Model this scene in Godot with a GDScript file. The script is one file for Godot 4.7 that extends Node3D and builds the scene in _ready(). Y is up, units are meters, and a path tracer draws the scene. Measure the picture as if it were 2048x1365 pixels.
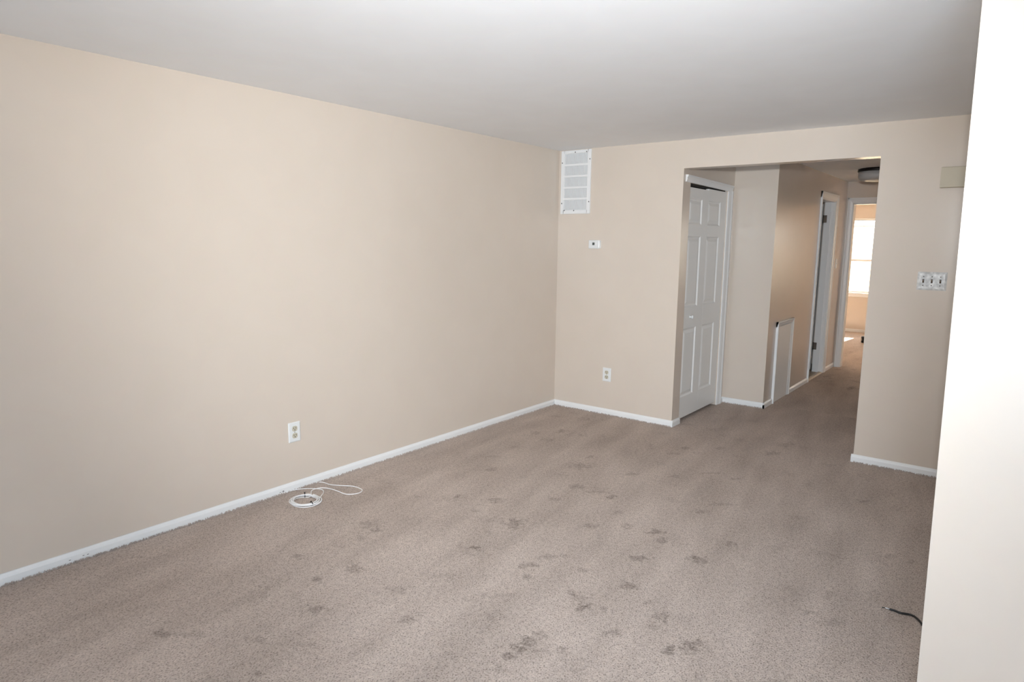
extends Node3D

# ---------------------------------------------------------------- materials and helpers
var M := {}
var marks := []


func lin(r: float, g: float, b: float) -> Color:
	return Color(r, g, b).linear_to_srgb()


func mat(called: String, color: Color, rough: float, metal := 0.0, spec := 0.5) -> StandardMaterial3D:
	var m := StandardMaterial3D.new()
	m.resource_name = called
	m.albedo_color = color
	m.roughness = rough
	m.metallic = metal
	m.metallic_specular = spec
	M[called] = m
	return m


func noise(freq: float, octaves: int, seed_: int, kind := FastNoiseLite.TYPE_SIMPLEX_SMOOTH) -> FastNoiseLite:
	var n := FastNoiseLite.new()
	n.noise_type = kind
	n.seed = seed_
	n.frequency = freq
	n.fractal_type = FastNoiseLite.FRACTAL_FBM
	n.fractal_octaves = octaves
	return n


func noise_texture(side: int, n: FastNoiseLite, low: Color, high: Color) -> NoiseTexture2D:
	var t := NoiseTexture2D.new()
	t.width = side
	t.height = side
	t.seamless = true
	t.noise = n
	var g := Gradient.new()
	g.set_color(0, low)
	g.set_color(1, high)
	t.color_ramp = g
	return t


func paint(called: String, color: Color, rough: float, seed_: int) -> StandardMaterial3D:
	# rolled wall paint: faint large tone changes and a fine orange-peel relief
	var m := mat(called, color, rough, 0.0, 0.5)
	m.albedo_texture = noise_texture(256, noise(0.012, 3, seed_), Color(0.99, 0.988, 0.986), Color(1, 1, 1))
	m.uv1_triplanar = true
	m.uv1_world_triplanar = true
	m.uv1_scale = Vector3(0.7, 0.7, 0.7)
	return m


func start() -> SurfaceTool:
	var st := SurfaceTool.new()
	st.begin(Mesh.PRIMITIVE_TRIANGLES)
	return st


func solid(st: SurfaceTool, rings: Array, smooth := false, caps := true) -> void:
	# joins closed loops of equal length into one body, faces turned outwards
	var tris := PackedVector3Array()
	var side := []
	var n: int = rings[0].size()
	for i in rings.size() - 1:
		var r0: PackedVector3Array = rings[i]
		var r1: PackedVector3Array = rings[i + 1]
		for j in n:
			var k := (j + 1) % n
			tris.append_array([r0[j], r0[k], r1[k], r0[j], r1[k], r1[j]])
			side.append_array([true, true])
	if caps:
		for e in 2:
			var r: PackedVector3Array = rings[0] if e == 0 else rings[rings.size() - 1]
			var mid := Vector3.ZERO
			for p in r:
				mid += p / n
			for j in n:
				var k := (j + 1) % n
				tris.append_array([mid, r[k], r[j]] if e == 0 else [mid, r[j], r[k]])
				side.append(false)
	var volume := 0.0
	for i in range(0, tris.size(), 3):
		volume += (tris[i] - tris[0]).dot((tris[i + 1] - tris[0]).cross(tris[i + 2] - tris[0]))
	var turn := volume > 0.0
	for i in range(0, tris.size(), 3):
		st.set_smooth_group(0 if smooth and side[i / 3] else -1)
		st.add_vertex(tris[i])
		st.add_vertex(tris[i + 2] if turn else tris[i + 1])
		st.add_vertex(tris[i + 1] if turn else tris[i + 2])


func box(st: SurfaceTool, lo: Vector3, hi: Vector3, bevel := 0.0) -> void:
	if bevel <= 0.0:
		solid(st, [loop_y(lo, hi, lo.y, 0.0), loop_y(lo, hi, hi.y, 0.0)])
	else:
		solid(st, [loop_y(lo, hi, lo.y, bevel), loop_y(lo, hi, lo.y + bevel, 0.0), loop_y(lo, hi, hi.y - bevel, 0.0), loop_y(lo, hi, hi.y, bevel)])


func loop_y(lo: Vector3, hi: Vector3, y: float, b: float) -> PackedVector3Array:
	return PackedVector3Array([Vector3(lo.x + b, y, lo.z + b), Vector3(hi.x - b, y, lo.z + b), Vector3(hi.x - b, y, hi.z - b), Vector3(lo.x + b, y, hi.z - b)])


func round_rect(w: float, h: float, r: float, z: float, at := Vector2.ZERO, steps := 4) -> PackedVector3Array:
	var out := PackedVector3Array()
	r = maxf(r, 0.0001)
	for c in 4:
		var mid := Vector2((w / 2 - r) * (1 if c == 0 or c == 3 else -1), (h / 2 - r) * (1 if c < 2 else -1)) + at
		for i in steps + 1:
			var a := (c + float(i) / steps) * PI / 2
			out.append(Vector3(mid.x + r * cos(a), mid.y + r * sin(a), z))
	return out


func plate(st: SurfaceTool, w: float, h: float, depth: float, bevel: float, r := 0.003, at := Vector3.ZERO) -> void:
	# a plate in the plane z, standing out towards +z with a bevelled front edge
	var a := Vector2(at.x, at.y)
	solid(st, [round_rect(w, h, r, at.z, a), round_rect(w, h, r, at.z + depth - bevel * 0.6, a), round_rect(w - bevel * 2, h - bevel * 2, r, at.z + depth, a)])


func extrude(st: SurfaceTool, shape: PackedVector2Array, u: Vector3, v: Vector3, from: Vector3, to: Vector3) -> void:
	var a := PackedVector3Array()
	var b := PackedVector3Array()
	for p in shape:
		a.append(from + u * p.x + v * p.y)
		b.append(to + u * p.x + v * p.y)
	solid(st, [a, b])


func lathe(st: SurfaceTool, shape: PackedVector2Array, at := Vector3.ZERO, axis := Vector3.UP, n := 32) -> void:
	# shape: (radius, height) from one end of the axis to the other
	var x := axis.cross(Vector3(0.31, 0.23, 0.92)).normalized()
	var z := axis.cross(x).normalized()
	var rings := []
	for p in shape:
		var r := PackedVector3Array()
		for i in n:
			var a := TAU * i / n
			r.append(at + axis * p.y + (x * cos(a) + z * sin(a)) * maxf(p.x, 0.0002))
		rings.append(r)
	solid(st, rings, true)


func tube(st: SurfaceTool, path: PackedVector3Array, radius: float, n := 8) -> void:
	var rings := []
	var x := Vector3.UP
	for i in path.size():
		var d := (path[mini(i + 1, path.size() - 1)] - path[maxi(i - 1, 0)]).normalized()
		x = (x - d * x.dot(d)).normalized()
		var y := d.cross(x)
		var r := PackedVector3Array()
		for j in n:
			var a := TAU * j / n
			r.append(path[i] + (x * cos(a) + y * sin(a)) * radius)
		rings.append(r)
	solid(st, rings, true)


func smooth_path(points: PackedVector3Array, step := 0.006) -> PackedVector3Array:
	var c := Curve3D.new()
	c.bake_interval = step
	for i in points.size():
		var t := (points[mini(i + 1, points.size() - 1)] - points[maxi(i - 1, 0)]) / 6.0
		c.add_point(points[i], -t, t)
	return c.get_baked_points()


func obj(called: String, st: SurfaceTool, m: Material, parent: Node = self) -> MeshInstance3D:
	st.generate_normals()
	var o := MeshInstance3D.new()
	o.name = called
	o.mesh = st.commit()
	o.material_override = m
	o.cast_shadow = GeometryInstance3D.SHADOW_CASTING_SETTING_ON
	parent.add_child(o, true)
	return o


func tag(o: Node, label: String, category: String, group := "", kind := "") -> Node:
	o.set_meta("label", label)
	o.set_meta("category", category)
	if group:
		o.set_meta("group", group)
	if kind:
		o.set_meta("kind", kind)
	return o


func struct(called: String, st: SurfaceTool, m: Material, label: String, category: String) -> MeshInstance3D:
	var o := obj(called, st, m)
	tag(o, label, category, "", "structure")
	return o


func thing(called: String, label: String, category: String, at: Vector3, turn := 0.0, group := "", kind := "") -> Node3D:
	var o := Node3D.new()
	o.name = called
	add_child(o, true)
	o.position = at
	o.rotation.y = turn
	tag(o, label, category, group, kind)
	return o


func wall(called: String, boxes: Array, m: Material, label: String) -> MeshInstance3D:
	var st := start()
	for b in boxes:
		box(st, b[0], b[1])
	return struct(called, st, m, label, "wall")


func V(x: float, y: float, z: float) -> Vector3:
	return Vector3(x, y, z)


func mark(x: float, z: float, a: float, b: float, degrees: float, strength: float) -> void:
	marks.append([x, z, a, b, deg_to_rad(degrees), strength])


# ---------------------------------------------------------------- the place
# x runs along the back wall from the left corner, z towards the viewer, y up; metres
const HIGH := 2.44          # living room ceiling
const HALL_HIGH := 2.41     # hall ceiling
const OPEN_L := 1.2424      # the hall opening in the back wall
const OPEN_R := 2.6875
const OPEN_H := 2.211
const RET_Z := -1.21        # wall behind the closet door wall
const HALL_X := 1.655       # hall's left wall
const END_Z := -4.18        # hall's end wall
const FAR_Z := -8.40        # bedroom window wall


func _ready() -> void:
	# camera
	var cam := Camera3D.new()
	cam.name = "camera"
	cam.position = V(3.559, 1.5822, 5.302)
	cam.rotation = Vector3(-0.1482, 0.6579, 0.0126)
	cam.fov = 54.797
	cam.near = 0.05
	cam.far = 100.0
	add_child(cam)
	cam.current = true
	# sky
	var we := WorldEnvironment.new()
	we.name = "surroundings"
	var env := Environment.new()
	env.background_mode = Environment.BG_SKY
	var sky := Sky.new()
	var ps := ProceduralSkyMaterial.new()
	ps.sky_top_color = Color(0.87, 0.87, 0.86)
	ps.sky_horizon_color = Color(0.97, 0.93, 0.87)
	ps.ground_bottom_color = Color(0.66, 0.60, 0.50)
	ps.ground_horizon_color = Color(0.72, 0.66, 0.56)
	ps.sky_energy_multiplier = 3.2
	ps.ground_energy_multiplier = 3.2
	sky.sky_material = ps
	env.sky = sky
	env.tonemap_mode = Environment.TONE_MAPPER_LINEAR
	env.tonemap_exposure = 1.0
	env.sdfgi_enabled = true
	env.ssao_enabled = true
	env.ssil_enabled = true
	we.environment = env
	add_child(we)
	# sun, through the bedroom window
	var sun := DirectionalLight3D.new()
	sun.name = "sun"
	add_child(sun)
	sun.look_at_from_position(Vector3.ZERO, Vector3(-0.075, -0.735, 0.95), Vector3.UP)
	sun.light_color = Color(1.0, 0.95, 0.87)
	sun.light_energy = 34
	sun.light_angular_distance = 0.6
	sun.shadow_enabled = true
	# unseen camera flash at the viewpoint: two lobes aimed to light walls and ceiling
	flash_light("unseen_camera_flash", V(3.55, 1.80, 5.31), V(0.2, 1.1, 0), 43, 1.0, Color(0.95, 1.0, 1.05), 9.3, 0.05)
	flash_light("unseen_flash_upper_lobe", V(3.55, 1.80, 5.31), V(0.0, 3.0, 0.9), 50, 1.0, Color(1.0, 0.985, 0.96), 7.9, 0.05)
	# unseen skylight behind the viewer, placed to cool and brighten the lower walls
	window_light("unseen_rear_skylight", V(4.6, 0.85, 7.9), Vector2(1.2, 1.0), V(0, 0.0, -1), Color(0.76, 0.88, 1.0), 14.0)

	materials()
	shell()
	trims()
	closet_door()
	hall_fittings()
	bedroom()
	wall_fittings()
	cables()


func window_light(called: String, at: Vector3, size: Vector2, towards: Vector3, color: Color, energy: float) -> void:
	var l := AreaLight3D.new()
	l.name = called
	add_child(l)
	l.look_at_from_position(at, at + towards, Vector3.UP)
	l.area_size = size
	l.light_color = color
	l.light_energy = energy
	l.set("area_range", 30.0)
	l.shadow_enabled = true


func flash_light(called: String, at: Vector3, aim: Vector3, cone: float, blend: float, color: Color, energy: float, size: float) -> void:
	var l := SpotLight3D.new()
	l.name = called
	add_child(l)
	l.look_at_from_position(at, aim, V(0, 0, -1) if absf((aim - at).normalized().y) > 0.9 else Vector3.UP)
	l.spot_angle = cone
	l.spot_angle_attenuation = blend
	l.spot_range = 30.0
	l.spot_attenuation = 2.0
	l.light_color = color
	l.light_energy = energy
	l.light_size = size
	l.shadow_enabled = true


func materials() -> void:
	paint("wall_paint", lin(0.70, 0.605, 0.512), 0.25, 11)
	paint("ceiling_paint", lin(0.94, 0.94, 0.94), 0.9, 12)
	mat("trim_white", lin(0.87, 0.86, 0.84), 0.35)
	mat("door_white", lin(0.89, 0.87, 0.83), 0.32)
	mat("plastic_white", lin(0.80, 0.80, 0.78), 0.35)
	mat("grille_white", lin(0.86, 0.855, 0.84), 0.4)
	mat("grille_shade", lin(0.76, 0.76, 0.75), 0.6)  # darker white, shade between the blades put into the colour
	mat("ivory", lin(0.58, 0.53, 0.41), 0.35)
	mat("slot_dark", lin(0.02, 0.018, 0.015), 0.6)
	mat("screw_steel", lin(0.20, 0.19, 0.18), 0.5, 0.5)
	mat("screen_grey", lin(0.05, 0.055, 0.045), 0.2)
	mat("chime_olive", lin(0.57, 0.505, 0.38), 0.45)
	mat("cable_white", lin(0.92, 0.90, 0.88), 0.4)
	mat("black_rubber", lin(0.008, 0.008, 0.008), 0.4)
	mat("bright_metal", lin(0.80, 0.80, 0.80), 0.2, 1.0)
	mat("bronze", lin(0.012, 0.008, 0.006), 0.35, 0.3)
	var fg := mat("frosted_glass", lin(0.52, 0.50, 0.48), 0.4)
	fg.backlight_enabled = true
	fg.backlight = Color(0.4, 0.4, 0.4)
	mat("hinge_metal", lin(0.14, 0.12, 0.10), 0.4, 0.8)
	mat("toggle_brown", lin(0.16, 0.11, 0.07), 0.4)
	mat("vinyl_floor", lin(0.42, 0.34, 0.25), 0.5)
	mat("threshold_cream", lin(0.62, 0.53, 0.40), 0.4)
	mat("closet_shade_dark", lin(0.10, 0.09, 0.08), 0.9)  # dark closet interior, its shade put into the colour
	mat("blind_white", lin(0.85, 0.84, 0.80), 0.4)
	var glass := mat("pane_glass", Color(1, 1, 1, 0.04), 0.0)
	glass.transparency = BaseMaterial3D.TRANSPARENCY_ALPHA
	smeared_plate()
	carpet()


func smeared_plate() -> void:
	# white plate with grey smears of old paint and masking residue
	var m := mat("smeared_plate", Color(1, 1, 1), 0.3)
	m.albedo_texture = noise_texture(256, noise(0.028, 3, 31), lin(0.48, 0.48, 0.47), lin(1.0, 1.0, 0.98))
	m.uv1_triplanar = true
	m.uv1_scale = Vector3(3.2, 3.2, 3.2)


# carpet: colour and relief of the pile computed over x -0.1..4.3, z -1.4..4.8, with the worn marks where they lie
const CX0 := -0.1
const CZ0 := -1.4
const CW := 4.4
const CD := 6.2


func carpet() -> void:
	worn_marks()
	var side := 2048
	var fine := noise(0.30, 2, 5).get_image(side, side, false, false, false)
	fine.convert(Image.FORMAT_L8)
	var mid := noise(0.085, 3, 6).get_image(side, side, false, false, false)
	mid.convert(Image.FORMAT_L8)
	var low := noise(0.008, 4, 7).get_image(side / 2, side / 2, false, false, false)
	low.convert(Image.FORMAT_L8)
	var streak_noise := noise(0.010, 3, 8)
	var sw := side / 2
	var wear := PackedFloat32Array()
	wear.resize(sw * sw)
	var lowb := low.get_data()
	for j in sw:
		for i in sw:
			# soft bands along the room left by a vacuum cleaner, and a patchy nap
			var x := CX0 + CW * i / sw
			var z := CZ0 + CD * j / sw
			var s := streak_noise.get_noise_2d(x * 420.0 - z * 60.0, z * 90.0 + x * 30.0)
			wear[j * sw + i] = 1.0 + 0.16 * s + (lowb[j * sw + i] / 255.0 - 0.5) * 0.16
	var ragged := noise(22.0, 3, 9)
	var clumps := noise(60.0, 2, 10)
	var rng := RandomNumberGenerator.new()
	rng.seed = 21
	for i in 140:
		# faint smudges between the clear footmarks
		mark(rng.randf_range(0.2, 3.2), rng.randf_range(-0.9, 4.3), rng.randf_range(0.03, 0.09), rng.randf_range(0.02, 0.05), rng.randf_range(-90, 90), rng.randf_range(0.08, 0.26))
	for m in marks:
		var reach: float = maxf(m[2], m[3]) * 2.4
		var i0 := clampi(int((m[0] - reach - CX0) / CW * sw), 0, sw - 1)
		var i1 := clampi(int((m[0] + reach - CX0) / CW * sw) + 1, 0, sw - 1)
		var j0 := clampi(int((m[1] - reach - CZ0) / CD * sw), 0, sw - 1)
		var j1 := clampi(int((m[1] + reach - CZ0) / CD * sw) + 1, 0, sw - 1)
		var c := cos(m[4])
		var s := sin(m[4])
		for j in range(j0, j1 + 1):
			for i in range(i0, i1 + 1):
				var dx: float = CX0 + CW * (i + 0.5) / sw - m[0]
				var dz: float = CZ0 + CD * (j + 0.5) / sw - m[1]
				var u: float = (dx * c + dz * s) / m[2]
				var v: float = (dz * c - dx * s) / m[3]
				var wx: float = dx + m[0]
				var wz: float = dz + m[1]
				var d := sqrt(u * u + v * v) + 1.15 * ragged.get_noise_2d(wx, wz)
				var k := 1.0 - smoothstep(0.25, 1.55, d)
				k *= clampf(0.86 + 0.9 * clumps.get_noise_2d(wx, wz), 0.25, 1.25)
				wear[j * sw + i] *= 1.0 - 0.52 * k * m[5]
	var wear_image := Image.create_from_data(sw, sw, false, Image.FORMAT_RF, wear.to_byte_array())
	wear_image.resize(side, side, Image.INTERPOLATE_CUBIC)
	var wear_full := wear_image.get_data().to_float32_array()
	var f := fine.get_data()
	var g := mid.get_data()
	var color := PackedByteArray()
	color.resize(side * side * 3)
	var tr := PackedByteArray()
	var tg := PackedByteArray()
	var tb := PackedByteArray()
	var base := Vector3(0.51, 0.425, 0.37)
	for i in 1024:
		var k := i / 512.0
		var c := Color(base.x * k, base.y * pow(k, 1.03), base.z * pow(k, 1.06)).linear_to_srgb()
		tr.append(int(clampf(c.r, 0, 1) * 255))
		tg.append(int(clampf(c.g, 0, 1) * 255))
		tb.append(int(clampf(c.b, 0, 1) * 255))
	var at := 0
	for i in side * side:
		var pit := maxf(0.0, (104 - f[i]) * 0.0085)
		var k := int(512.0 * wear_full[i] * (0.74 + f[i] * 0.0013 + g[i] * 0.0013 - pit))
		k = 1023 if k > 1023 else k
		color[at] = tr[k]
		color[at + 1] = tg[k]
		color[at + 2] = tb[k]
		at += 3
	var m := mat("carpet_pile", Color(1, 1, 1), 1.0, 0.0, 0.1)
	m.albedo_texture = ImageTexture.create_from_image(Image.create_from_data(side, side, false, Image.FORMAT_RGB8, color))
	m.heightmap_enabled = true
	m.heightmap_texture = ImageTexture.create_from_image(fine)
	m.heightmap_scale = 0.3
	m.rim_enabled = true
	m.rim = 0.0
	m.rim_tint = 0.6
	mat("carpet_yarn", lin(base.x * 0.95, base.y * 0.95, base.z * 0.95), 1.0, 0.0, 0.1)


func worn_marks() -> void:
	mark(0.73, 1.86, 0.039, 0.036, -41, 0.50)
	mark(1.17, 1.40, 0.081, 0.068, -60, 0.50)
	mark(1.12, 1.17, 0.038, 0.029, -52, 0.45)
	mark(0.44, 0.92, 0.045, 0.038, 66, 0.45)
	mark(0.58, 0.74, 0.047, 0.041, 85, 0.55)
	mark(0.78, 0.73, 0.038, 0.032, 85, 0.40)
	mark(1.11, 2.27, 0.044, 0.043, 62, 0.60)
	mark(0.88, 2.38, 0.029, 0.019, 45, 0.55)
	mark(1.12, 2.48, 0.022, 0.021, 39, 0.40)
	mark(1.41, 2.47, 0.061, 0.048, 56, 0.65)
	mark(1.43, 2.84, 0.026, 0.023, 40, 0.85)
	mark(1.37, 2.03, 0.035, 0.028, -50, 0.45)
	mark(1.37, 1.75, 0.050, 0.040, -53, 0.50)
	mark(1.52, 1.76, 0.065, 0.026, -41, 0.35)
	mark(1.64, 1.78, 0.039, 0.030, 79, 0.70)
	mark(1.76, 2.22, 0.043, 0.030, -47, 0.55)
	mark(1.92, 2.09, 0.033, 0.026, -88, 0.50)
	mark(1.79, 1.95, 0.036, 0.022, -46, 0.40)
	mark(2.08, 2.06, 0.048, 0.028, -47, 0.75)
	mark(2.16, 2.14, 0.034, 0.026, -82, 0.60)
	mark(2.15, 2.40, 0.052, 0.027, -44, 0.70)
	mark(1.78, 2.69, 0.041, 0.024, -42, 0.60)
	mark(1.84, 2.62, 0.028, 0.016, -42, 0.40)
	mark(1.76, 2.82, 0.042, 0.026, -41, 0.65)
	mark(1.83, 2.91, 0.034, 0.026, 58, 0.55)
	mark(2.00, 2.69, 0.035, 0.022, -45, 0.40)
	mark(2.24, 2.68, 0.035, 0.028, -67, 0.70)
	mark(2.29, 2.68, 0.017, 0.013, -58, 0.60)
	mark(2.38, 2.75, 0.025, 0.016, -49, 0.45)
	mark(2.08, 2.90, 0.030, 0.017, -42, 0.45)
	mark(2.17, 2.97, 0.038, 0.024, -44, 0.75)
	mark(2.25, 2.93, 0.028, 0.017, 65, 0.50)
	mark(2.47, 2.81, 0.031, 0.021, -51, 0.65)
	mark(2.50, 2.84, 0.023, 0.010, 69, 0.50)
	mark(2.48, 2.92, 0.028, 0.018, -48, 0.35)
	mark(2.37, 3.06, 0.042, 0.024, -44, 0.50)
	mark(2.13, 3.45, 0.023, 0.019, -40, 0.90)
	mark(2.14, 3.39, 0.026, 0.025, -89, 0.85)
	mark(2.13, 3.33, 0.033, 0.022, 55, 0.80)
	mark(2.14, 3.26, 0.028, 0.024, 66, 0.70)
	mark(2.60, 3.02, 0.038, 0.024, 77, 0.75)
	mark(2.66, 2.94, 0.047, 0.034, -62, 0.80)
	mark(2.27, 3.28, 0.020, 0.010, -41, 0.40)
	mark(1.65, 3.53, 0.036, 0.029, -24, 0.45)
	mark(0.77, 3.00, 0.066, 0.046, -29, 0.40)
	mark(0.87, 3.03, 0.031, 0.025, -20, 0.55)
	mark(1.12, 3.38, 0.053, 0.041, 18, 0.60)
	mark(0.88, 3.14, 0.044, 0.028, 31, 0.35)
	mark(2.16, 3.53, 0.028, 0.020, -39, 0.40)
	mark(1.59, 0.50, 0.045, 0.034, -77, 0.45)
	mark(1.58, 0.69, 0.051, 0.024, -45, 0.40)
	mark(1.54, 1.31, 0.046, 0.029, -49, 0.45)
	mark(1.79, 1.16, 0.033, 0.023, -59, 0.40)
	mark(2.36, 2.22, 0.028, 0.020, -64, 0.45)
	mark(0.95, 4.21, 0.048, 0.022, -31, 0.60)
	mark(1.29, 4.00, 0.035, 0.024, -12, 0.50)
	mark(1.28, 3.71, 0.044, 0.027, -29, 0.55)
	mark(1.07, 3.56, 0.030, 0.022, 17, 0.60)
	mark(0.80, 3.48, 0.030, 0.022, -11, 0.55)
	mark(1.48, 4.11, 0.025, 0.018, -7, 0.50)
	mark(1.06, 4.13, 0.042, 0.023, -27, 0.35)
	mark(2.18, -0.11, 0.081, 0.052, -69, 0.40)
	mark(2.16, 0.19, 0.064, 0.039, -59, 0.50)
	mark(1.96, 0.93, 0.071, 0.020, -41, 0.40)
	mark(2.14, 0.93, 0.039, 0.019, -47, 0.50)
	mark(2.22, 1.44, 0.078, 0.020, -41, 0.40)
	mark(2.17, 1.63, 0.046, 0.025, -48, 0.40)
	mark(2.40, 2.23, 0.050, 0.031, -51, 0.55)
	mark(2.46, 1.94, 0.030, 0.021, -69, 0.50)
	mark(2.96, 2.38, 0.046, 0.023, -49, 0.40)
	mark(3.06, 2.40, 0.050, 0.025, -50, 0.40)
	mark(2.90, 0.81, 0.039, 0.022, -59, 0.35)
	mark(3.25, 1.55, 0.029, 0.015, -76, 0.50)
	mark(3.15, 1.56, 0.038, 0.020, -56, 0.35)
	mark(3.00, 2.17, 0.034, 0.021, -73, 0.35)
	mark(2.75, 3.11, 0.025, 0.016, -53, 0.40)
	mark(1.44, 3.38, 0.058, 0.035, -34, 0.25)
	mark(1.48, 3.19, 0.071, 0.033, -38, 0.20)
	mark(1.52, 3.13, 0.048, 0.029, -37, 0.20)
	mark(0.20, 3.98, 0.038, 0.015, -33, 0.30)
	mark(1.47, 3.89, 0.059, 0.023, -36, 0.25)
	mark(1.84, 3.11, 0.057, 0.021, -39, 0.25)
	mark(1.80, 0.33, 0.040, 0.028, -70, 0.40)
	mark(1.32, -0.16, 0.047, 0.031, -56, 0.30)
	mark(2.25, 2.54, 0.037, 0.019, -44, 0.20)


# ---------------------------------------------------------------- structure
func floor_slab(called: String, x0: float, x1: float, z0: float, z1: float, label: String) -> void:
	var st := start()
	st.set_uv(Vector2.ZERO)
	box(st, V(x0, -0.12, z0), V(x1, -0.002, z1))
	var p := [V(x0, 0, z0), V(x1, 0, z0), V(x1, 0, z1), V(x0, 0, z1)]
	st.set_smooth_group(-1)
	for i in [0, 1, 2, 0, 2, 3]:
		st.set_uv(Vector2((p[i].x - CX0) / CW, (p[i].z - CZ0) / CD))
		st.add_vertex(p[i])
	struct(called, st, M.carpet_pile, label, "floor")


func shell() -> void:
	floor_slab("floor", -0.12, 7.12, -8.5, 8.12, "taupe wall-to-wall carpet with dark footmarks, running from the living room into the hall")
	var c := start()
	box(c, V(-0.12, HIGH, -0.12), V(7.12, HIGH + 0.12, 8.12))
	struct("ceiling", c, M.ceiling_paint, "plain white ceiling over the living room", "ceiling")
	c = start()
	box(c, V(-0.7, HALL_HIGH, -8.52), V(5.62, HALL_HIGH + 0.15, -0.12))
	struct("ceiling_hall", c, M.ceiling_paint, "white ceiling over the hall, slightly lower and in shade", "ceiling")
	var w: StandardMaterial3D = M.wall_paint
	wall("wall_left", [[V(-0.12, 0, -0.12), V(0, HIGH, 8.12)]], w, "long blank beige wall on the left of the living room")
	wall("wall_back", [
		[V(0, 0, -0.12), V(OPEN_L, HIGH, 0)], [V(OPEN_L, OPEN_H, -0.12), V(OPEN_R, HIGH, 0)], [V(OPEN_R, 0, -0.12), V(5.0, HIGH, 0)],
	], w, "beige wall facing the viewer, with the wide hall opening cut into it")
	wall("wall_right", [[V(5.0, 0, -0.12), V(5.12, HIGH, 2.68)]], w, "beige wall closing the side space behind the near wall end")
	wall("wall_rear", [
		[V(-0.12, 0, 8.0), V(3.95, HIGH, 8.12)], [V(5.25, 0, 8.0), V(7.12, HIGH, 8.12)], [V(3.95, 0, 8.0), V(5.25, 0.3, 8.12)], [V(3.95, 1.4, 8.0), V(5.25, HIGH, 8.12)],
	], w, "beige wall behind the viewer with an unseen low window")
	wall("wall_dining_side", [[V(7.0, 0, 2.68), V(7.12, HIGH, 8.12)]], w, "beige side wall of the dining space behind the viewer")
	# the near wall end: its free edge is a hair out of plumb
	var st := start()
	var shape := PackedVector2Array([Vector2(3.4081, 0), Vector2(7.12, 0), Vector2(7.12, HIGH), Vector2(3.3766, HIGH)])
	extrude(st, shape, V(1, 0, 0), V(0, 1, 0), V(0, 0, 2.68), V(0, 0, 2.8))
	struct("wall_near", st, w, "brightly lit pale wall end close to the viewer on the right", "wall")
	# closet behind the bifold door
	wall("wall_closet", [
		[V(OPEN_L - 0.11, 0, -0.15), V(OPEN_L, HALL_HIGH, -0.12)], [V(OPEN_L - 0.11, 2.105, -1.05), V(OPEN_L, HALL_HIGH, -0.15)],
		[V(OPEN_L - 0.11, 0, RET_Z), V(OPEN_L, HALL_HIGH, -1.05)],
	], w, "beige wall round the closet door inside the opening")
	wall("wall_return", [[V(0.30, 0, RET_Z - 0.11), V(HALL_X, HALL_HIGH, RET_Z)]], w, "narrow beige wall between the closet door and the hall corner")
	wall("wall_closet_inside", [[V(0.30, 0, RET_Z), V(0.40, HALL_HIGH, -0.12)]], M.closet_shade_dark, "inside wall of the closet, its shade put into the dark colour")
	wall("wall_hall_left", [
		[V(HALL_X - 0.12, 0, -2.91), V(HALL_X, HALL_HIGH, RET_Z - 0.11)], [V(HALL_X - 0.12, 2.135, -3.60), V(HALL_X, HALL_HIGH, -2.91)], [V(HALL_X - 0.12, 0, END_Z - 0.12), V(HALL_X, HALL_HIGH, -3.60)],
	], w, "beige left wall of the hall with the low access panel and the bathroom doorway")
	wall("wall_hall_right", [[V(3.20, 0, END_Z), V(3.32, HALL_HIGH, -0.12)]], w, "beige right wall of the hall, out of view")  # out of view, set back so light reaches the opposite hall wall
	wall("wall_hall_end", [
		[V(HALL_X, 0, END_Z - 0.12), V(1.735, HALL_HIGH, END_Z)], [V(1.735, 2.135, END_Z - 0.12), V(3.05, HALL_HIGH, END_Z)], [V(3.05, 0, END_Z - 0.12), V(5.5, HALL_HIGH, END_Z)],
	], w, "beige end wall of the hall round the bedroom doorway")
	# bathroom behind the hall's left wall
	wall("wall_bathroom", [
		[V(0.30, 0, -2.72), V(HALL_X - 0.12, HALL_HIGH, -2.60)], [V(0.18, 0, -4.30), V(0.30, HALL_HIGH, -2.60)],
	], w, "beige walls inside the dim bathroom")
	st = start()
	box(st, V(0.30, 0.0, -4.18), V(HALL_X - 0.055, 0.004, -2.72))
	struct("floor_bathroom", st, M.vinyl_floor, "tan vinyl floor just inside the bathroom doorway", "floor")
	# bedroom
	wall("wall_bedroom_side", [[V(-0.72, 0, -8.52), V(-0.6, HALL_HIGH, END_Z - 0.12)], [V(5.5, 0, -8.52), V(5.62, HALL_HIGH, END_Z - 0.12)], [V(-0.72, 0, END_Z - 0.12), V(HALL_X - 0.12, HALL_HIGH, END_Z)]], w, "beige side walls of the bedroom")
	wall("wall_bedroom_far", [
		[V(-0.6, 0, FAR_Z - 0.12), V(0.45, HALL_HIGH, FAR_Z)], [V(1.43, 0, FAR_Z - 0.12), V(4.12, HALL_HIGH, FAR_Z)], [V(5.10, 0, FAR_Z - 0.12), V(5.5, HALL_HIGH, FAR_Z)],
		[V(4.12, 0, FAR_Z - 0.12), V(5.10, 0.735, FAR_Z)], [V(4.12, 2.11, FAR_Z - 0.12), V(5.10, HALL_HIGH, FAR_Z)],
		[V(0.45, 0, FAR_Z - 0.12), V(1.43, 0.735, FAR_Z)], [V(0.45, 2.11, FAR_Z - 0.12), V(1.43, HALL_HIGH, FAR_Z)],
	], w, "sunny tan bedroom wall below and above the bright window")
	# floor slab under the bedroom and bathroom to the left of the living room's line
	st = start()
	box(st, V(-0.72, -0.12, -8.52), V(-0.12, 0, -2.5))
	struct("floor_bedroom_side", st, M.carpet_yarn, "taupe carpet at the left side of the bedroom", "floor")


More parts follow.
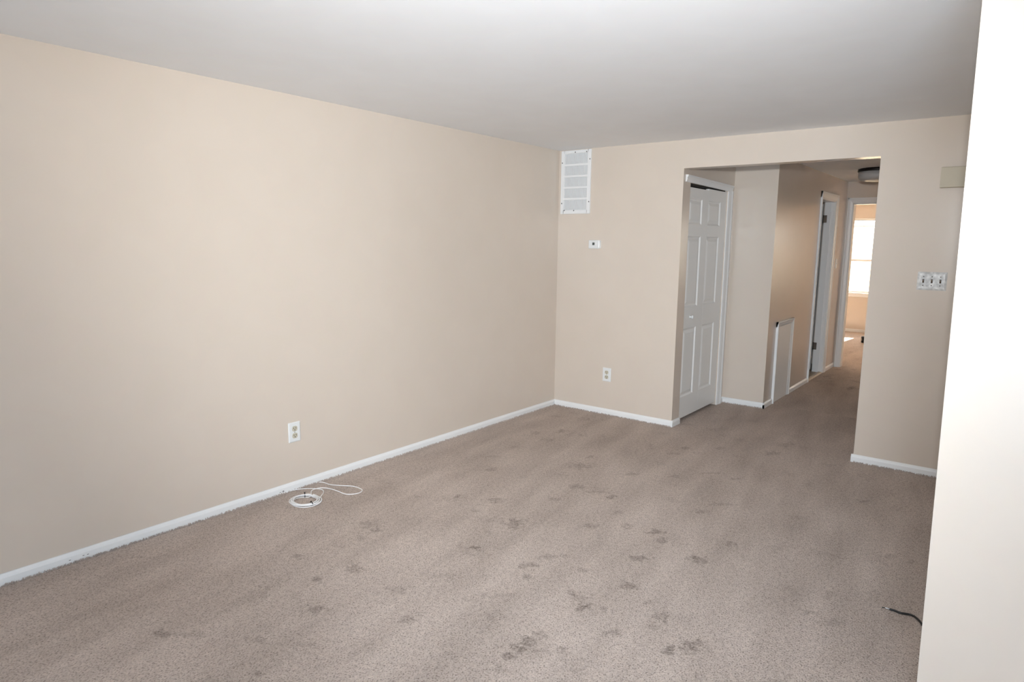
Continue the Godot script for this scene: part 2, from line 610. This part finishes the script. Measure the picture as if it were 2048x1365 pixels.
var base_shape := PackedVector2Array([Vector2(0, 0), Vector2(0.014, 0), Vector2(0.014, 0.036), Vector2(0.011, 0.044), Vector2(0.005, 0.054), Vector2(0, 0.055)])


func baseboard(called: String, from: Vector3, to: Vector3, outward: Vector3, label: String, high := 1.0) -> void:
	var st := start()
	var shape := PackedVector2Array()
	for p in base_shape:
		shape.append(Vector2(p.x, p.y * high))
	extrude(st, shape, outward, Vector3.UP, from, to)
	var o := struct(called, st, M.trim_white, label, "baseboard")
	if called == "baseboard_left":
		# small scraped spots in the paint
		for p in [Vector2(4.166, 0.022), Vector2(4.146, 0.021), Vector2(4.225, 0.020), Vector2(3.068, 0.017), Vector2(3.052, 0.018)]:
			st = start()
			box(st, V(0.0135, p.y - 0.0014, p.x - 0.004), V(0.0143, p.y + 0.0014, p.x + 0.004))
			obj("scrape", st, M.hinge_metal, o)


func trims() -> void:
	var out_x := V(1, 0, 0)
	var out_z := V(0, 0, 1)
	baseboard("baseboard_left", V(0, 0, 0), V(0, 0, 8), out_x, "long white baseboard under the blank left wall")
	baseboard("baseboard_back", V(0, 0, 0), V(OPEN_L + 0.014, 0, 0), out_z, "white baseboard under the thermostat wall, from the corner to the opening")
	baseboard("baseboard_opening", V(OPEN_L, 0, 0), V(OPEN_L, 0, -0.15), out_x, "short white baseboard return beside the closet door")
	baseboard("baseboard_closet", V(OPEN_L, 0, -1.14), V(OPEN_L, 0, RET_Z), out_x, "tiny white baseboard piece between door casing and corner", 0.9)
	baseboard("baseboard_return", V(OPEN_L, 0, RET_Z), V(HALL_X + 0.014, 0, RET_Z), out_z, "white baseboard of the narrow wall right of the closet door")
	baseboard("baseboard_hall_corner", V(HALL_X, 0, RET_Z + 0.014), V(HALL_X, 0, -1.47), out_x, "short white baseboard between hall corner and access panel")
	baseboard("baseboard_hall", V(HALL_X, 0, -2.06), V(HALL_X, 0, -2.84), out_x, "cream lit baseboard between the access panel and the bathroom door")
	baseboard("baseboard_hall_far", V(HALL_X, 0, -3.67), V(HALL_X, 0, END_Z), out_x, "short baseboard between the bathroom door and the hall end")
	baseboard("baseboard_right", V(OPEN_R - 0.014, 0, 0), V(5.0, 0, 0), out_z, "white baseboard under the light switch wall, right of the opening", 1.05)
	baseboard("baseboard_opening_right", V(OPEN_R, 0, 0.0), V(OPEN_R, 0, -0.12), V(-1, 0, 0), "baseboard wrapping the right jamb of the hall opening", 1.05)
	baseboard("baseboard_hall_right", V(3.20, 0, -0.12), V(3.20, 0, END_Z), V(-1, 0, 0), "white baseboard along the right wall of the hall")
	baseboard("baseboard_bedroom", V(-0.6, 0, FAR_Z), V(5.5, 0, FAR_Z), out_z, "white baseboard under the bedroom window")
	baseboard("baseboard_near", V(3.41, 0, 2.8), V(7.0, 0, 2.8), out_z, "white baseboard of the near wall end")
	baseboard("baseboard_rear", V(0, 0, 8.0), V(7.0, 0, 8.0), V(0, 0, -1), "white baseboard behind the viewer")


# a moulded casing board: across is its width direction, out its thickness
func casing(st: SurfaceTool, from: Vector3, to: Vector3, across: Vector3, out: Vector3, w: float, d := 0.016) -> void:
	extrude(st, PackedVector2Array([Vector2(0, 0), Vector2(0, d), Vector2(w * 0.22, d), Vector2(w * 0.36, d * 0.7), Vector2(w * 0.62, d * 0.62), Vector2(w * 0.9, d * 0.45), Vector2(w, d * 0.25), Vector2(w, 0)]), across, out, from, to)


func closet_door() -> void:
	var trim := thing("trim_1", "white casing over and right of the closet bifold door", "door casing", V(OPEN_L, 0, -0.6), 0.0, "", "structure")
	var st := start()
	casing(st, V(0, 2.165, 0.555), V(0, 2.150, -0.545), V(0, -1, 0), V(1, 0, 0), 0.058, 0.022)
	obj("head_casing", st, M.trim_white, trim)
	st = start()
	casing(st, V(0, 0, -0.540), V(0, 2.10, -0.540), V(0, 0, 1), V(1, 0, 0), 0.096, 0.020)
	obj("side_casing", st, M.trim_white, trim)
	var d := thing("door_1", "white panelled bifold closet door with a small round knob, left inside the opening", "closet door", V(OPEN_L - 0.012, 0, -0.15), PI / 2, "", "structure")
	# local x runs into the hall, y up, z out towards the opening
	var top := [2.073, 2.086]
	for k in 2:
		leaf(d, k * 0.4465 + 0.004, 0.445, top[k], k == 0)
	st = start()
	box(st, V(0, 2.085, -0.05), V(0.9, 2.105, -0.018))
	obj("dark_track", st, M.slot_dark, d)  # head track coloured near-black like the shadow in the gap


func leaf(d: Node3D, x0: float, w: float, top: float, knobbed: bool) -> void:
	var bottom := 0.03
	var t := 0.03
	var px0 := 0.022 if knobbed else 0.452
	var px1 := 0.310 if knobbed else 0.752
	var rows := [Vector2(0.225, 0.848), Vector2(1.036, 1.660), Vector2(1.762, 1.985)]
	var st := start()
	# the leaf: a back board with stiles and rails standing proud round three sunk panels
	box(st, V(x0, bottom, -t), V(x0 + w, top, -0.011))
	box(st, V(x0, bottom, -0.011), V(px0, top, 0), 0.0)
	box(st, V(px1, bottom, -0.011), V(x0 + w, top, 0), 0.0)
	var edges := [bottom]
	for r in rows:
		edges.append(r.x)
		edges.append(r.y)
	edges.append(top)
	for i in range(0, edges.size(), 2):
		box(st, V(px0, edges[i], -0.011), V(px1, edges[i + 1], 0))
	var o := obj("door_leaf", st, M.door_white, d)
	for r in rows:
		st = start()
		var mid := Vector2((px0 + px1) / 2, (r.x + r.y) / 2)
		var pw := px1 - px0
		var ph: float = r.y - r.x
		# moulded panel: slope down, a flat groove, a slope up to the raised field
		var loops := []
		for s in [[0.0, 0.0], [0.012, -0.009], [0.020, -0.010], [0.046, -0.003]]:
			loops.append(round_rect(pw - 2 * s[0], ph - 2 * s[0], 0.001, s[1], mid, 1))
		loops.push_front(round_rect(pw, ph, 0.001, -0.0115, mid, 1))
		solid(st, loops)
		obj("panel", st, M.door_white, o)
	if knobbed:
		st = start()
		lathe(st, PackedVector2Array([Vector2(0, 0), Vector2(0.012, 0.0), Vector2(0.012, 0.003), Vector2(0.006, 0.006), Vector2(0.006, 0.014), Vector2(0.014, 0.018), Vector2(0.017, 0.024), Vector2(0.014, 0.030), Vector2(0.006, 0.033), Vector2(0, 0.033)]), V(0.165, 0.945, 0), V(0, 0, 1), 20)
		obj("knob", st, M.plastic_white, d)


func hall_fittings() -> void:
	# access panel: local x runs towards the viewer's right, into the hall
	var t := thing("access_panel", "low white framed access panel set in the hall's left wall", "access panel", V(HALL_X, 0, -1.47), PI / 2)
	var st := start()
	box(st, V(0.03, 0.0, 0), V(0.55, 0.79, 0.006))
	obj("panel_board", st, M.door_white, t)
	st = start()
	casing(st, V(0, 0.0, 0), V(0, 0.83, 0), V(1, 0, 0), V(0, 0, 1), 0.06, 0.024)
	obj("frame_side", st, M.trim_white, t)
	st = start()
	casing(st, V(0.58, 0.0, 0), V(0.58, 0.83, 0), V(-1, 0, 0), V(0, 0, 1), 0.06, 0.020)
	obj("frame_side", st, M.door_white, t)
	st = start()
	casing(st, V(0, 0.83, 0), V(0.58, 0.83, 0), V(0, -1, 0), V(0, 0, 1), 0.05, 0.022)
	obj("frame_top", st, M.trim_white, t)
	# bathroom doorway
	t = thing("trim_2", "white casing and jambs of the bathroom doorway in the hall's left wall", "door casing", V(HALL_X, 0, -2.84), PI / 2, "", "structure")
	st = start()
	casing(st, V(0, 0, 0), V(0, 2.205, 0), V(1, 0, 0), V(0, 0, 1), 0.07, 0.02)
	obj("side_casing", st, M.trim_white, t)
	st = start()
	casing(st, V(0.83, 0, 0), V(0.83, 2.205, 0), V(-1, 0, 0), V(0, 0, 1), 0.07, 0.02)
	obj("side_casing", st, M.trim_white, t)
	st = start()
	casing(st, V(0, 2.205, 0), V(0.83, 2.205, 0), V(0, -1, 0), V(0, 0, 1), 0.07, 0.02)
	obj("head_casing", st, M.trim_white, t)
	st = start()
	box(st, V(0.07, 0, -0.12), V(0.085, 2.135, 0))
	box(st, V(0.745, 0, -0.12), V(0.76, 2.135, 0))
	box(st, V(0.07, 2.12, -0.12), V(0.76, 2.135, 0))
	box(st, V(0.733, 0, -0.075), V(0.745, 2.12, -0.045))
	obj("jamb", st, M.trim_white, t)
	st = start()
	extrude(st, PackedVector2Array([Vector2(0, 0), Vector2(0.012, 0.012), Vector2(0.045, 0.014), Vector2(0.06, 0.004), Vector2(0.06, 0)]), V(0, 0, -1), V(0, 1, 0), V(0.085, 0, 0.006), V(0.745, 0, 0.006))
	obj("threshold", st, M.threshold_cream, t)
	# bathroom door, swung in and hinged on the far jamb
	var d := thing("door_2", "white bathroom door swung inwards behind the hall doorway, seen edge-on", "door", V(HALL_X - 0.135, 0, -3.578), PI / 2, "", "structure")
	st = start()
	box(st, V(0.012, 0.022, -0.74), V(0.047, 2.10, -0.008), 0.002)
	obj("door_leaf", st, M.door_white, d)
	for y in [1.92, 0.335]:
		st = start()
		box(st, V(-0.0045, y - 0.045, 0.015), V(-0.0015, y + 0.045, 0.05), 0.0005)
		lathe(st, PackedVector2Array([Vector2(0, -0.047), Vector2(0.006, -0.047), Vector2(0.006, 0.047), Vector2(0, 0.047)]), V(0.0, y, 0.008), V(0, 1, 0), 12)
		obj("hinge", st, M.hinge_metal, d)
	# bedroom doorway, its unseen right side set wide to let light into the hall
	t = thing("trim_3", "white casing of the bedroom doorway at the end of the hall", "door casing", V(1.675, 0, END_Z), 0.0, "", "structure")
	st = start()
	casing(st, V(0, 0, 0), V(0, 2.205, 0), V(1, 0, 0), V(0, 0, 1), 0.06, 0.02)
	obj("side_casing", st, M.trim_white, t)
	st = start()
	casing(st, V(1.435, 0, 0), V(1.435, 2.205, 0), V(-1, 0, 0), V(0, 0, 1), 0.06, 0.02)
	obj("side_casing", st, M.trim_white, t)
	st = start()
	casing(st, V(0, 2.205, 0), V(1.435, 2.205, 0), V(0, -1, 0), V(0, 0, 1), 0.07, 0.02)
	obj("head_casing", st, M.trim_white, t)
	st = start()
	box(st, V(0.06, 0, -0.12), V(0.072, 2.135, 0))
	box(st, V(1.363, 0, -0.12), V(1.375, 2.135, 0))
	box(st, V(0.06, 2.123, -0.12), V(1.375, 2.135, 0))
	obj("jamb", st, M.trim_white, t)
	# flush ceiling lamp, switched off
	t = thing("ceiling_lamp", "round flush ceiling lamp with dark bronze rim and frosted glass in the hall", "lamp", V(2.22, HALL_HIGH, -2.75))
	st = start()
	lathe(st, PackedVector2Array([Vector2(0, 0), Vector2(0.17, 0), Vector2(0.19, -0.006), Vector2(0.192, -0.03), Vector2(0.186, -0.034), Vector2(0, -0.034)]), Vector3.ZERO, Vector3.UP, 48)
	obj("rim", st, M.bronze, t)
	st = start()
	lathe(st, PackedVector2Array([Vector2(0, -0.034), Vector2(0.182, -0.034), Vector2(0.184, -0.085), Vector2(0.176, -0.108), Vector2(0.155, -0.122), Vector2(0.09, -0.130), Vector2(0, -0.132)]), Vector3.ZERO, Vector3.UP, 48)
	obj("glass_shade", st, M.frosted_glass, t)


func window_frame(t: Node3D, w: float, h: float, panes: int, stacked: bool) -> void:
	# local: x across, y up from the sill line, z into the room; the frame fills a wall opening 0.12 deep
	var st := start()
	for s in [[V(0, 0, -0.11), V(0.04, h, -0.03)], [V(w - 0.04, 0, -0.11), V(w, h, -0.03)], [V(0.04, 0, -0.11), V(w - 0.04, 0.04, -0.03)], [V(0.04, h - 0.04, -0.11), V(w - 0.04, h, -0.03)]]:
		box(st, s[0], s[1], 0.003)
	obj("frame", st, M.trim_white, t)
	st = start()
	if stacked:
		box(st, V(0.04, h * 0.44 - 0.02, -0.10), V(w - 0.04, h * 0.44 + 0.02, -0.06), 0.003)
		obj("meeting_rail", st, M.trim_white, t)
		for k in 2:
			st = start()
			box(st, V(0.04, 0.04 if k == 0 else h * 0.44 + 0.02, -0.082), V(w - 0.04, h * 0.44 - 0.02 if k == 0 else h - 0.04, -0.078))
			obj("pane", st, M.pane_glass, t)
	else:
		for k in panes:
			var x0 := 0.04 + (w - 0.08) * k / panes
			var x1 := 0.04 + (w - 0.08) * (k + 1) / panes
			st = start()
			box(st, V(x0 + 0.015, 0.04, -0.082), V(x1 - 0.015, h - 0.04, -0.078))
			obj("pane", st, M.pane_glass, t)
			if k > 0:
				st = start()
				box(st, V(x0 - 0.02, 0.04, -0.10), V(x0 + 0.02, h - 0.04, -0.06), 0.003)
				obj("mullion", st, M.trim_white, t)


func bedroom() -> void:
	var t := thing("window_1", "bright white-framed sash window in the bedroom at the end of the hall", "window", V(0.45, 0.735, FAR_Z), 0.0, "", "structure")
	window_frame(t, 0.98, 1.375, 1, true)
	var st := start()
	box(st, V(-0.05, -0.022, -0.03), V(1.03, 0.0, 0.035), 0.004)
	obj("sill", st, M.trim_white, t)
	st = start()
	box(st, V(-0.03, -0.075, 0), V(1.01, -0.022, 0.014), 0.003)
	obj("apron", st, M.trim_white, t)
	var b := thing("window_blind", "white slatted blind pulled up to the top of the bedroom window", "window blind", V(0.455, 2.11, FAR_Z - 0.02))
	st = start()
	box(st, V(0, -0.03, -0.012), V(0.97, -0.001, 0.025), 0.003)
	obj("headrail", st, M.blind_white, b)
	for k in 7:
		st = start()
		box(st, V(0.01, -0.046 - k * 0.014, -0.010), V(0.96, -0.040 - k * 0.014, 0.018), 0.0008)
		obj("slat", st, M.blind_white, b)
	st = start()
	box(st, V(0.01, -0.150, -0.010), V(0.96, -0.134, 0.018), 0.003)
	obj("bottom_rail", st, M.blind_white, b)
	# unidentified dark thing on the bedroom carpet, shaped as a black cylinder
	t = thing("black_cylinder", "small unidentified glossy black cylinder with a pale spot in its middle lying on the bedroom carpet", "black_cylinder", V(1.565, 0.055, -6.93), 0.25)
	st = start()
	lathe(st, PackedVector2Array([Vector2(0, -0.06), Vector2(0.045, -0.06), Vector2(0.055, -0.05), Vector2(0.055, 0.05), Vector2(0.045, 0.06), Vector2(0, 0.06)]), Vector3.ZERO, V(1, 0, 0), 24)
	obj("body", st, M.black_rubber, t)
	st = start()
	lathe(st, PackedVector2Array([Vector2(0, -0.063), Vector2(0.012, -0.063), Vector2(0.012, 0.063), Vector2(0, 0.063)]), Vector3.ZERO, V(1, 0, 0), 16)
	obj("bright_core", st, M.bright_metal, t)  # thin bright core, a pale spot at the ends
	t = thing("window_3", "unseen second white-framed bedroom window, placed to put a sheen on the hall wall", "window", V(4.12, 0.735, FAR_Z), 0.0, "", "structure")  # out of view, placed to put a sheen on the hall wall
	window_frame(t, 0.98, 1.375, 1, true)
	# unseen low window behind the viewer, placed for the cool light
	t = thing("window_2", "unseen low white-framed window behind the viewer", "window", V(5.25, 0.3, 8.0), PI, "", "structure")
	window_frame(t, 1.3, 1.1, 2, false)


# ---------------------------------------------------------------- things on the walls
func outlet(at: Vector3, turn: float, label: String) -> Node3D:
	var t := thing("wall_outlet", label, "outlet", at, turn, "wall outlets low on the walls")
	var st := start()
	plate(st, 0.085, 0.128, 0.007, 0.005, 0.003)
	obj("plate", st, M.plastic_white, t)
	for y in [0.0225, -0.0225]:
		st = start()
		var face := PackedVector2Array()
		var a := round_rect(0.038, 0.034, 0.0135, 0.007, Vector2(0, y), 5)
		var b := round_rect(0.038, 0.034, 0.0135, 0.0088, Vector2(0, y), 5)
		var c := round_rect(0.0365, 0.0325, 0.013, 0.0094, Vector2(0, y), 5)
		solid(st, [a, b, c])
		var s := obj("socket", st, M.ivory, t)
		for x in [-0.0075, 0.0075]:
			st = start()
			box(st, V(x - 0.0017, y - 0.001, 0.0085), V(x + 0.0017, y + 0.009, 0.0096))
			obj("slot", st, M.slot_dark, s)
		st = start()
		lathe(st, PackedVector2Array([Vector2(0, 0), Vector2(0.0034, 0), Vector2(0.0034, 0.0011), Vector2(0, 0.0011)]), V(0, y - 0.008, 0.0086), V(0, 0, 1), 12)
		obj("ground_hole", st, M.slot_dark, s)
	st = start()
	lathe(st, PackedVector2Array([Vector2(0, 0), Vector2(0.0032, 0), Vector2(0.0026, 0.0012), Vector2(0, 0.0014)]), V(0, 0, 0.0068), V(0, 0, 1), 12)
	obj("screw", st, M.screw_steel, t)
	return t


func wall_fittings() -> void:
	outlet(V(0.583, 0.379, 0), 0.0, "white wall outlet low on the back wall, below the thermostat")
	outlet(V(0, 0.378, 2.944), PI / 2, "white wall outlet on the long left wall, above the coiled cable")
	# return air grille
	var t := thing("return_air_grille", "tall white return air grille high in the corner by the ceiling", "vent grille", V(0.189, 2.145, 0))
	var w := 0.322
	var h := 0.578
	var st := start()
	for s in [[V(-w / 2, -h / 2, 0), V(-w / 2 + 0.036, h / 2, 0.010)], [V(w / 2 - 0.036, -h / 2, 0), V(w / 2, h / 2, 0.010)], [V(-w / 2 + 0.03, -h / 2, 0), V(w / 2 - 0.03, -h / 2 + 0.036, 0.010)], [V(-w / 2 + 0.03, h / 2 - 0.028, 0), V(w / 2 - 0.03, h / 2, 0.010)]]:
		box(st, s[0], s[1], 0.003)
	obj("frame", st, M.grille_white, t)
	var y_top := h / 2 - 0.028
	var y_low := -h / 2 + 0.036
	var bank := (y_top - y_low) / 5
	for k in 5:
		var y0 := y_low + bank * k
		st = start()
		box(st, V(-w / 2 + 0.036, y0, 0.0005), V(w / 2 - 0.036, y0 + bank, 0.002))
		obj("shade_backing", st, M.grille_shade, t)
		st = start()
		var fins := 21
		for i in fins:
			var x := -w / 2 + 0.042 + (w - 0.084) * i / (fins - 1)
			# a slanted thin blade
			extrude(st, PackedVector2Array([Vector2(-0.0045, 0.0025), Vector2(-0.0035, 0.0025), Vector2(0.0045, 0.0085), Vector2(0.0035, 0.0085)]), V(1, 0, 0), V(0, 0, 1), V(x, y0 + 0.004, 0), V(x, y0 + bank - 0.004, 0))
		var f := obj("blade_bank", st, M.grille_white, t)
		if k > 0:
			st = start()
			box(st, V(-w / 2 + 0.03, y0 - 0.010, 0.001), V(w / 2 - 0.03, y0 + 0.010, 0.0095), 0.002)
			obj("crossbar", st, M.grille_white, t)
	for p in [Vector2(-0.01, 0.27), Vector2(0.112, 0.268), Vector2(0.148, 0.2), Vector2(0.148, -0.18), Vector2(-0.118, -0.256), Vector2(-0.012, -0.258), Vector2(-0.148, -0.19), Vector2(-0.150, 0.18)]:
		st = start()
		lathe(st, PackedVector2Array([Vector2(0, 0), Vector2(0.0065, 0), Vector2(0.005, 0.002), Vector2(0, 0.0025)]), V(p.x, p.y, 0.0095), V(0, 0, 1), 10)
		obj("screw", st, M.screw_steel, t)
	# thermostat
	t = thing("thermostat", "small white thermostat with a square dark screen on the back wall", "thermostat", V(0.4145, 1.577, 0))
	st = start()
	plate(st, 0.118, 0.076, 0.006, 0.001, 0.006)
	obj("mounting_plate", st, M.plastic_white, t)
	st = start()
	plate(st, 0.114, 0.078, 0.020, 0.005, 0.008, V(0, 0, 0.006))
	obj("body", st, M.plastic_white, t)
	st = start()
	plate(st, 0.024, 0.024, 0.0012, 0.0005, 0.001, V(-0.003, 0.005, 0.026))
	obj("screen", st, M.screen_grey, t)
	for y in [0.010, -0.004]:
		st = start()
		plate(st, 0.009, 0.006, 0.002, 0.0008, 0.002, V(0.030, y, 0.026))
		obj("button", st, M.grille_white, t)
	# switch plate
	t = thing("switch_plate", "three-gang light switch plate, white with smeared grey patches and brown toggles", "light switch", V(3.066, 1.359, 0))
	st = start()
	plate(st, 0.172, 0.124, 0.008, 0.012, 0.002)
	obj("plate", st, M.smeared_plate, t)
	for x in [-0.0495, 0.0, 0.0495]:
		st = start()
		box(st, V(x - 0.0055, -0.013, 0.0075), V(x + 0.0055, 0.013, 0.0086))
		obj("opening", st, M.slot_dark, t)
		st = start()
		extrude(st, PackedVector2Array([Vector2(-0.010, 0.008), Vector2(0.006, 0.008), Vector2(0.010, 0.019), Vector2(0.003, 0.020)]), V(0, 1, 0), V(0, 0, 1), V(x - 0.0042, 0, 0), V(x + 0.0042, 0, 0))
		obj("toggle", st, M.toggle_brown, t)
		for y in [0.030, -0.030]:
			st = start()
			lathe(st, PackedVector2Array([Vector2(0, 0), Vector2(0.004, 0), Vector2(0.003, 0.0015), Vector2(0, 0.0018)]), V(x, y, 0.008), V(0, 0, 1), 10)
			obj("screw", st, M.screw_steel, t)
	# small switch in the hall
	t = thing("light_switch", "small white light switch on the hall wall between bathroom and bedroom doors", "light switch", V(HALL_X, 1.372, -3.86), PI / 2)
	st = start()
	plate(st, 0.075, 0.122, 0.007, 0.005, 0.003)
	obj("plate", st, M.plastic_white, t)
	st = start()
	extrude(st, PackedVector2Array([Vector2(-0.010, 0.006), Vector2(0.006, 0.006), Vector2(0.010, 0.018), Vector2(0.003, 0.019)]), V(0, 1, 0), V(0, 0, 1), V(-0.004, 0, 0), V(0.004, 0, 0))
	obj("toggle", st, M.plastic_white, t)
	# door chime
	t = thing("door_chime", "plain olive-beige door chime box high on the wall, half hidden by the near wall", "door chime", V(3.172, 2.044, 0))
	st = start()
	box(st, V(-0.108, -0.062, 0), V(0.108, 0.062, 0.01))
	obj("base", st, M.slot_dark, t)  # back plate in near-black, the shadow behind the cover put into its colour
	st = start()
	box(st, V(-0.115, -0.066, 0.006), V(0.115, 0.067, 0.045), 0.003)
	obj("cover", st, M.chime_olive, t)


# ---------------------------------------------------------------- cables and carpet edge
func cables() -> void:
	var t := thing("coiled_cable", "thin white cable coiled on the carpet by the left baseboard, bound with black ties", "cable", V(0.228, 0, 3.033))
	var o := V(0.228, 0, 3.033)
	var pts := PackedVector3Array()
	var y := 0.0045
	for p in [[0.016, 2.800], [0.040, 2.772], [0.112, 2.767], [0.176, 2.737], [0.249, 2.693]]:
		pts.append(V(p[0], y, p[1]) - o)
	for p in [[0.317, 2.688], [0.357, 2.702], [0.373, 2.742], [0.358, 2.781], [0.319, 2.808]]:
		pts.append(V(p[0], y, p[1]) - o)
	for p in [[0.255, 2.817], [0.184, 2.823], [0.136, 2.845], [0.118, 2.880], [0.127, 2.918]]:
		pts.append(V(p[0], y + 0.006, p[1]) - o)
	# eight turns lying on one another
	var rng := RandomNumberGenerator.new()
	rng.seed = 4
	var turns := 8
	for k in turns:
		var r := rng.randf_range(0.069, 0.095)
		var lift := 0.005 + 0.0034 * (k % 4) + rng.randf_range(0, 0.002)
		var off := Vector2(rng.randf_range(-0.006, 0.006), rng.randf_range(-0.006, 0.006))
		for i in 18:
			var a := -2.2 - TAU * i / 18.0
			var rr := r + 0.0012 * sin(a + k)
			pts.append(V(off.x + rr * 1.06 * cos(a), lift + 0.003 * sin(a * 1.5 + k * 2.0), off.y + rr * 0.95 * sin(a)))
	for p in [[0.262, 2.965], [0.229, 2.915], [0.197, 2.878], [0.155, 2.862], [0.107, 2.879]]:
		pts.append(V(p[0], y + 0.004, p[1]) - o)
	for p in [[0.055, 2.917], [0.026, 2.965], [0.018, 3.027], [0.016, 3.077]]:
		pts.append(V(p[0], y + 0.002, p[1]) - o)
	var st := start()
	tube(st, smooth_path(pts), 0.0029, 7)
	obj("cable", st, M.cable_white, t)
	for p in [[-0.070, -0.043], [0.080, 0.014]]:
		st = start()
		var ring := PackedVector3Array()
		var dir := Vector3(p[0], 0, p[1]).normalized()
		for i in 21:
			var a := TAU * i / 20.0
			ring.append(V(p[0], 0.012, p[1]) + dir * 0.0155 * cos(a) + Vector3.UP * 0.0125 * sin(a))
		tube(st, ring, 0.0028, 6)
		var knot := V(p[0], 0.025, p[1]) - dir * 0.006 * signf(p[1] + 0.03)
		lathe(st, PackedVector2Array([Vector2(0, -0.004), Vector2(0.004, -0.002), Vector2(0.004, 0.003), Vector2(0, 0.005)]), knot, Vector3.UP, 8)
		obj("twist_tie", st, M.black_rubber, t)
	st = start()
	lathe(st, PackedVector2Array([Vector2(0, 0), Vector2(0.0035, 0), Vector2(0.0035, 0.002), Vector2(0, 0.002)]), V(0.0135, 0.018, 3.045) - o, V(1, 0, 0), 12)
	obj("wall_hole", st, M.slot_dark, t)
	# black cord
	t = thing("black_cord", "black cord with a bare metal tip coming out from behind the near wall", "cord", V(3.30, 0, 2.14))
	o = V(3.30, 0, 2.14)
	pts = PackedVector3Array()
	for p in [[3.236, 2.141], [3.259, 2.142], [3.279, 2.146], [3.300, 2.140], [3.316, 2.135]]:
		pts.append(V(p[0], 0.006, p[1]) - o)
	for p in [[3.338, 2.146], [3.363, 2.185], [3.395, 2.26], [3.45, 2.36], [3.60, 2.46]]:
		pts.append(V(p[0], 0.006, p[1]) - o)
	st = start()
	tube(st, smooth_path(pts), 0.0046, 8)
	obj("cord", st, M.black_rubber, t)
	st = start()
	tube(st, PackedVector3Array([V(3.221, 0.007, 2.145) - o, V(3.230, 0.007, 2.143) - o, V(3.238, 0.0065, 2.141) - o]), 0.0042, 8)
	obj("metal_tip", st, M.bright_metal, t)
	st = start()
	tube(st, PackedVector3Array([V(3.209, 0.007, 2.149) - o, V(3.216, 0.007, 2.147) - o, V(3.222, 0.007, 2.145) - o]), 0.0022, 8)
	obj("tip_end", st, M.black_rubber, t)
	# carpet tufts that stand against the baseboards
	var tuft := start()
	solid(tuft, [round_rect(0.0030, 0.0030, 0.0014, 0, Vector2.ZERO, 1), round_rect(0.0040, 0.0040, 0.0018, 0.005, Vector2.ZERO, 1), round_rect(0.0012, 0.0012, 0.0005, 0.010, Vector2.ZERO, 1)])
	tuft.generate_normals()
	var mm := MultiMesh.new()
	mm.transform_format = MultiMesh.TRANSFORM_3D
	mm.mesh = tuft.commit()
	var places := []
	var lines := [[V(0.016, 0, 0.01), V(0.016, 0, 5.2), 2300], [V(0.01, 0, 0.016), V(OPEN_L, 0, 0.016), 420], [V(OPEN_R, 0, 0.016), V(3.4, 0, 0.016), 240], [V(OPEN_L, 0, RET_Z + 0.016), V(HALL_X, 0, RET_Z + 0.016), 130]]
	for l in lines:
		var side: Vector3 = (l[1] - l[0]).normalized().cross(Vector3.UP)
		if side.x + side.z < 0:
			side = -side
		for i in l[2]:
			var p: Vector3 = l[0].lerp(l[1], rng.randf()) + side * rng.randf_range(0.0, 0.010)
			var b := Basis(Vector3(1, 0, 0), -PI / 2)
			b = Basis.from_euler(Vector3(rng.randf_range(-0.5, 0.5), rng.randf() * TAU, rng.randf_range(-0.5, 0.5))) * b
			places.append(Transform3D(b.scaled(Vector3.ONE * rng.randf_range(0.7, 1.4)), p))
	mm.instance_count = places.size()
	for i in places.size():
		mm.set_instance_transform(i, places[i])
	var mi := MultiMeshInstance3D.new()
	mi.name = "carpet_edge"
	mi.multimesh = mm
	mi.material_override = M.carpet_yarn
	add_child(mi, true)
	tag(mi, "ragged taupe carpet pile standing up along the baseboards", "carpet pile", "", "stuff")
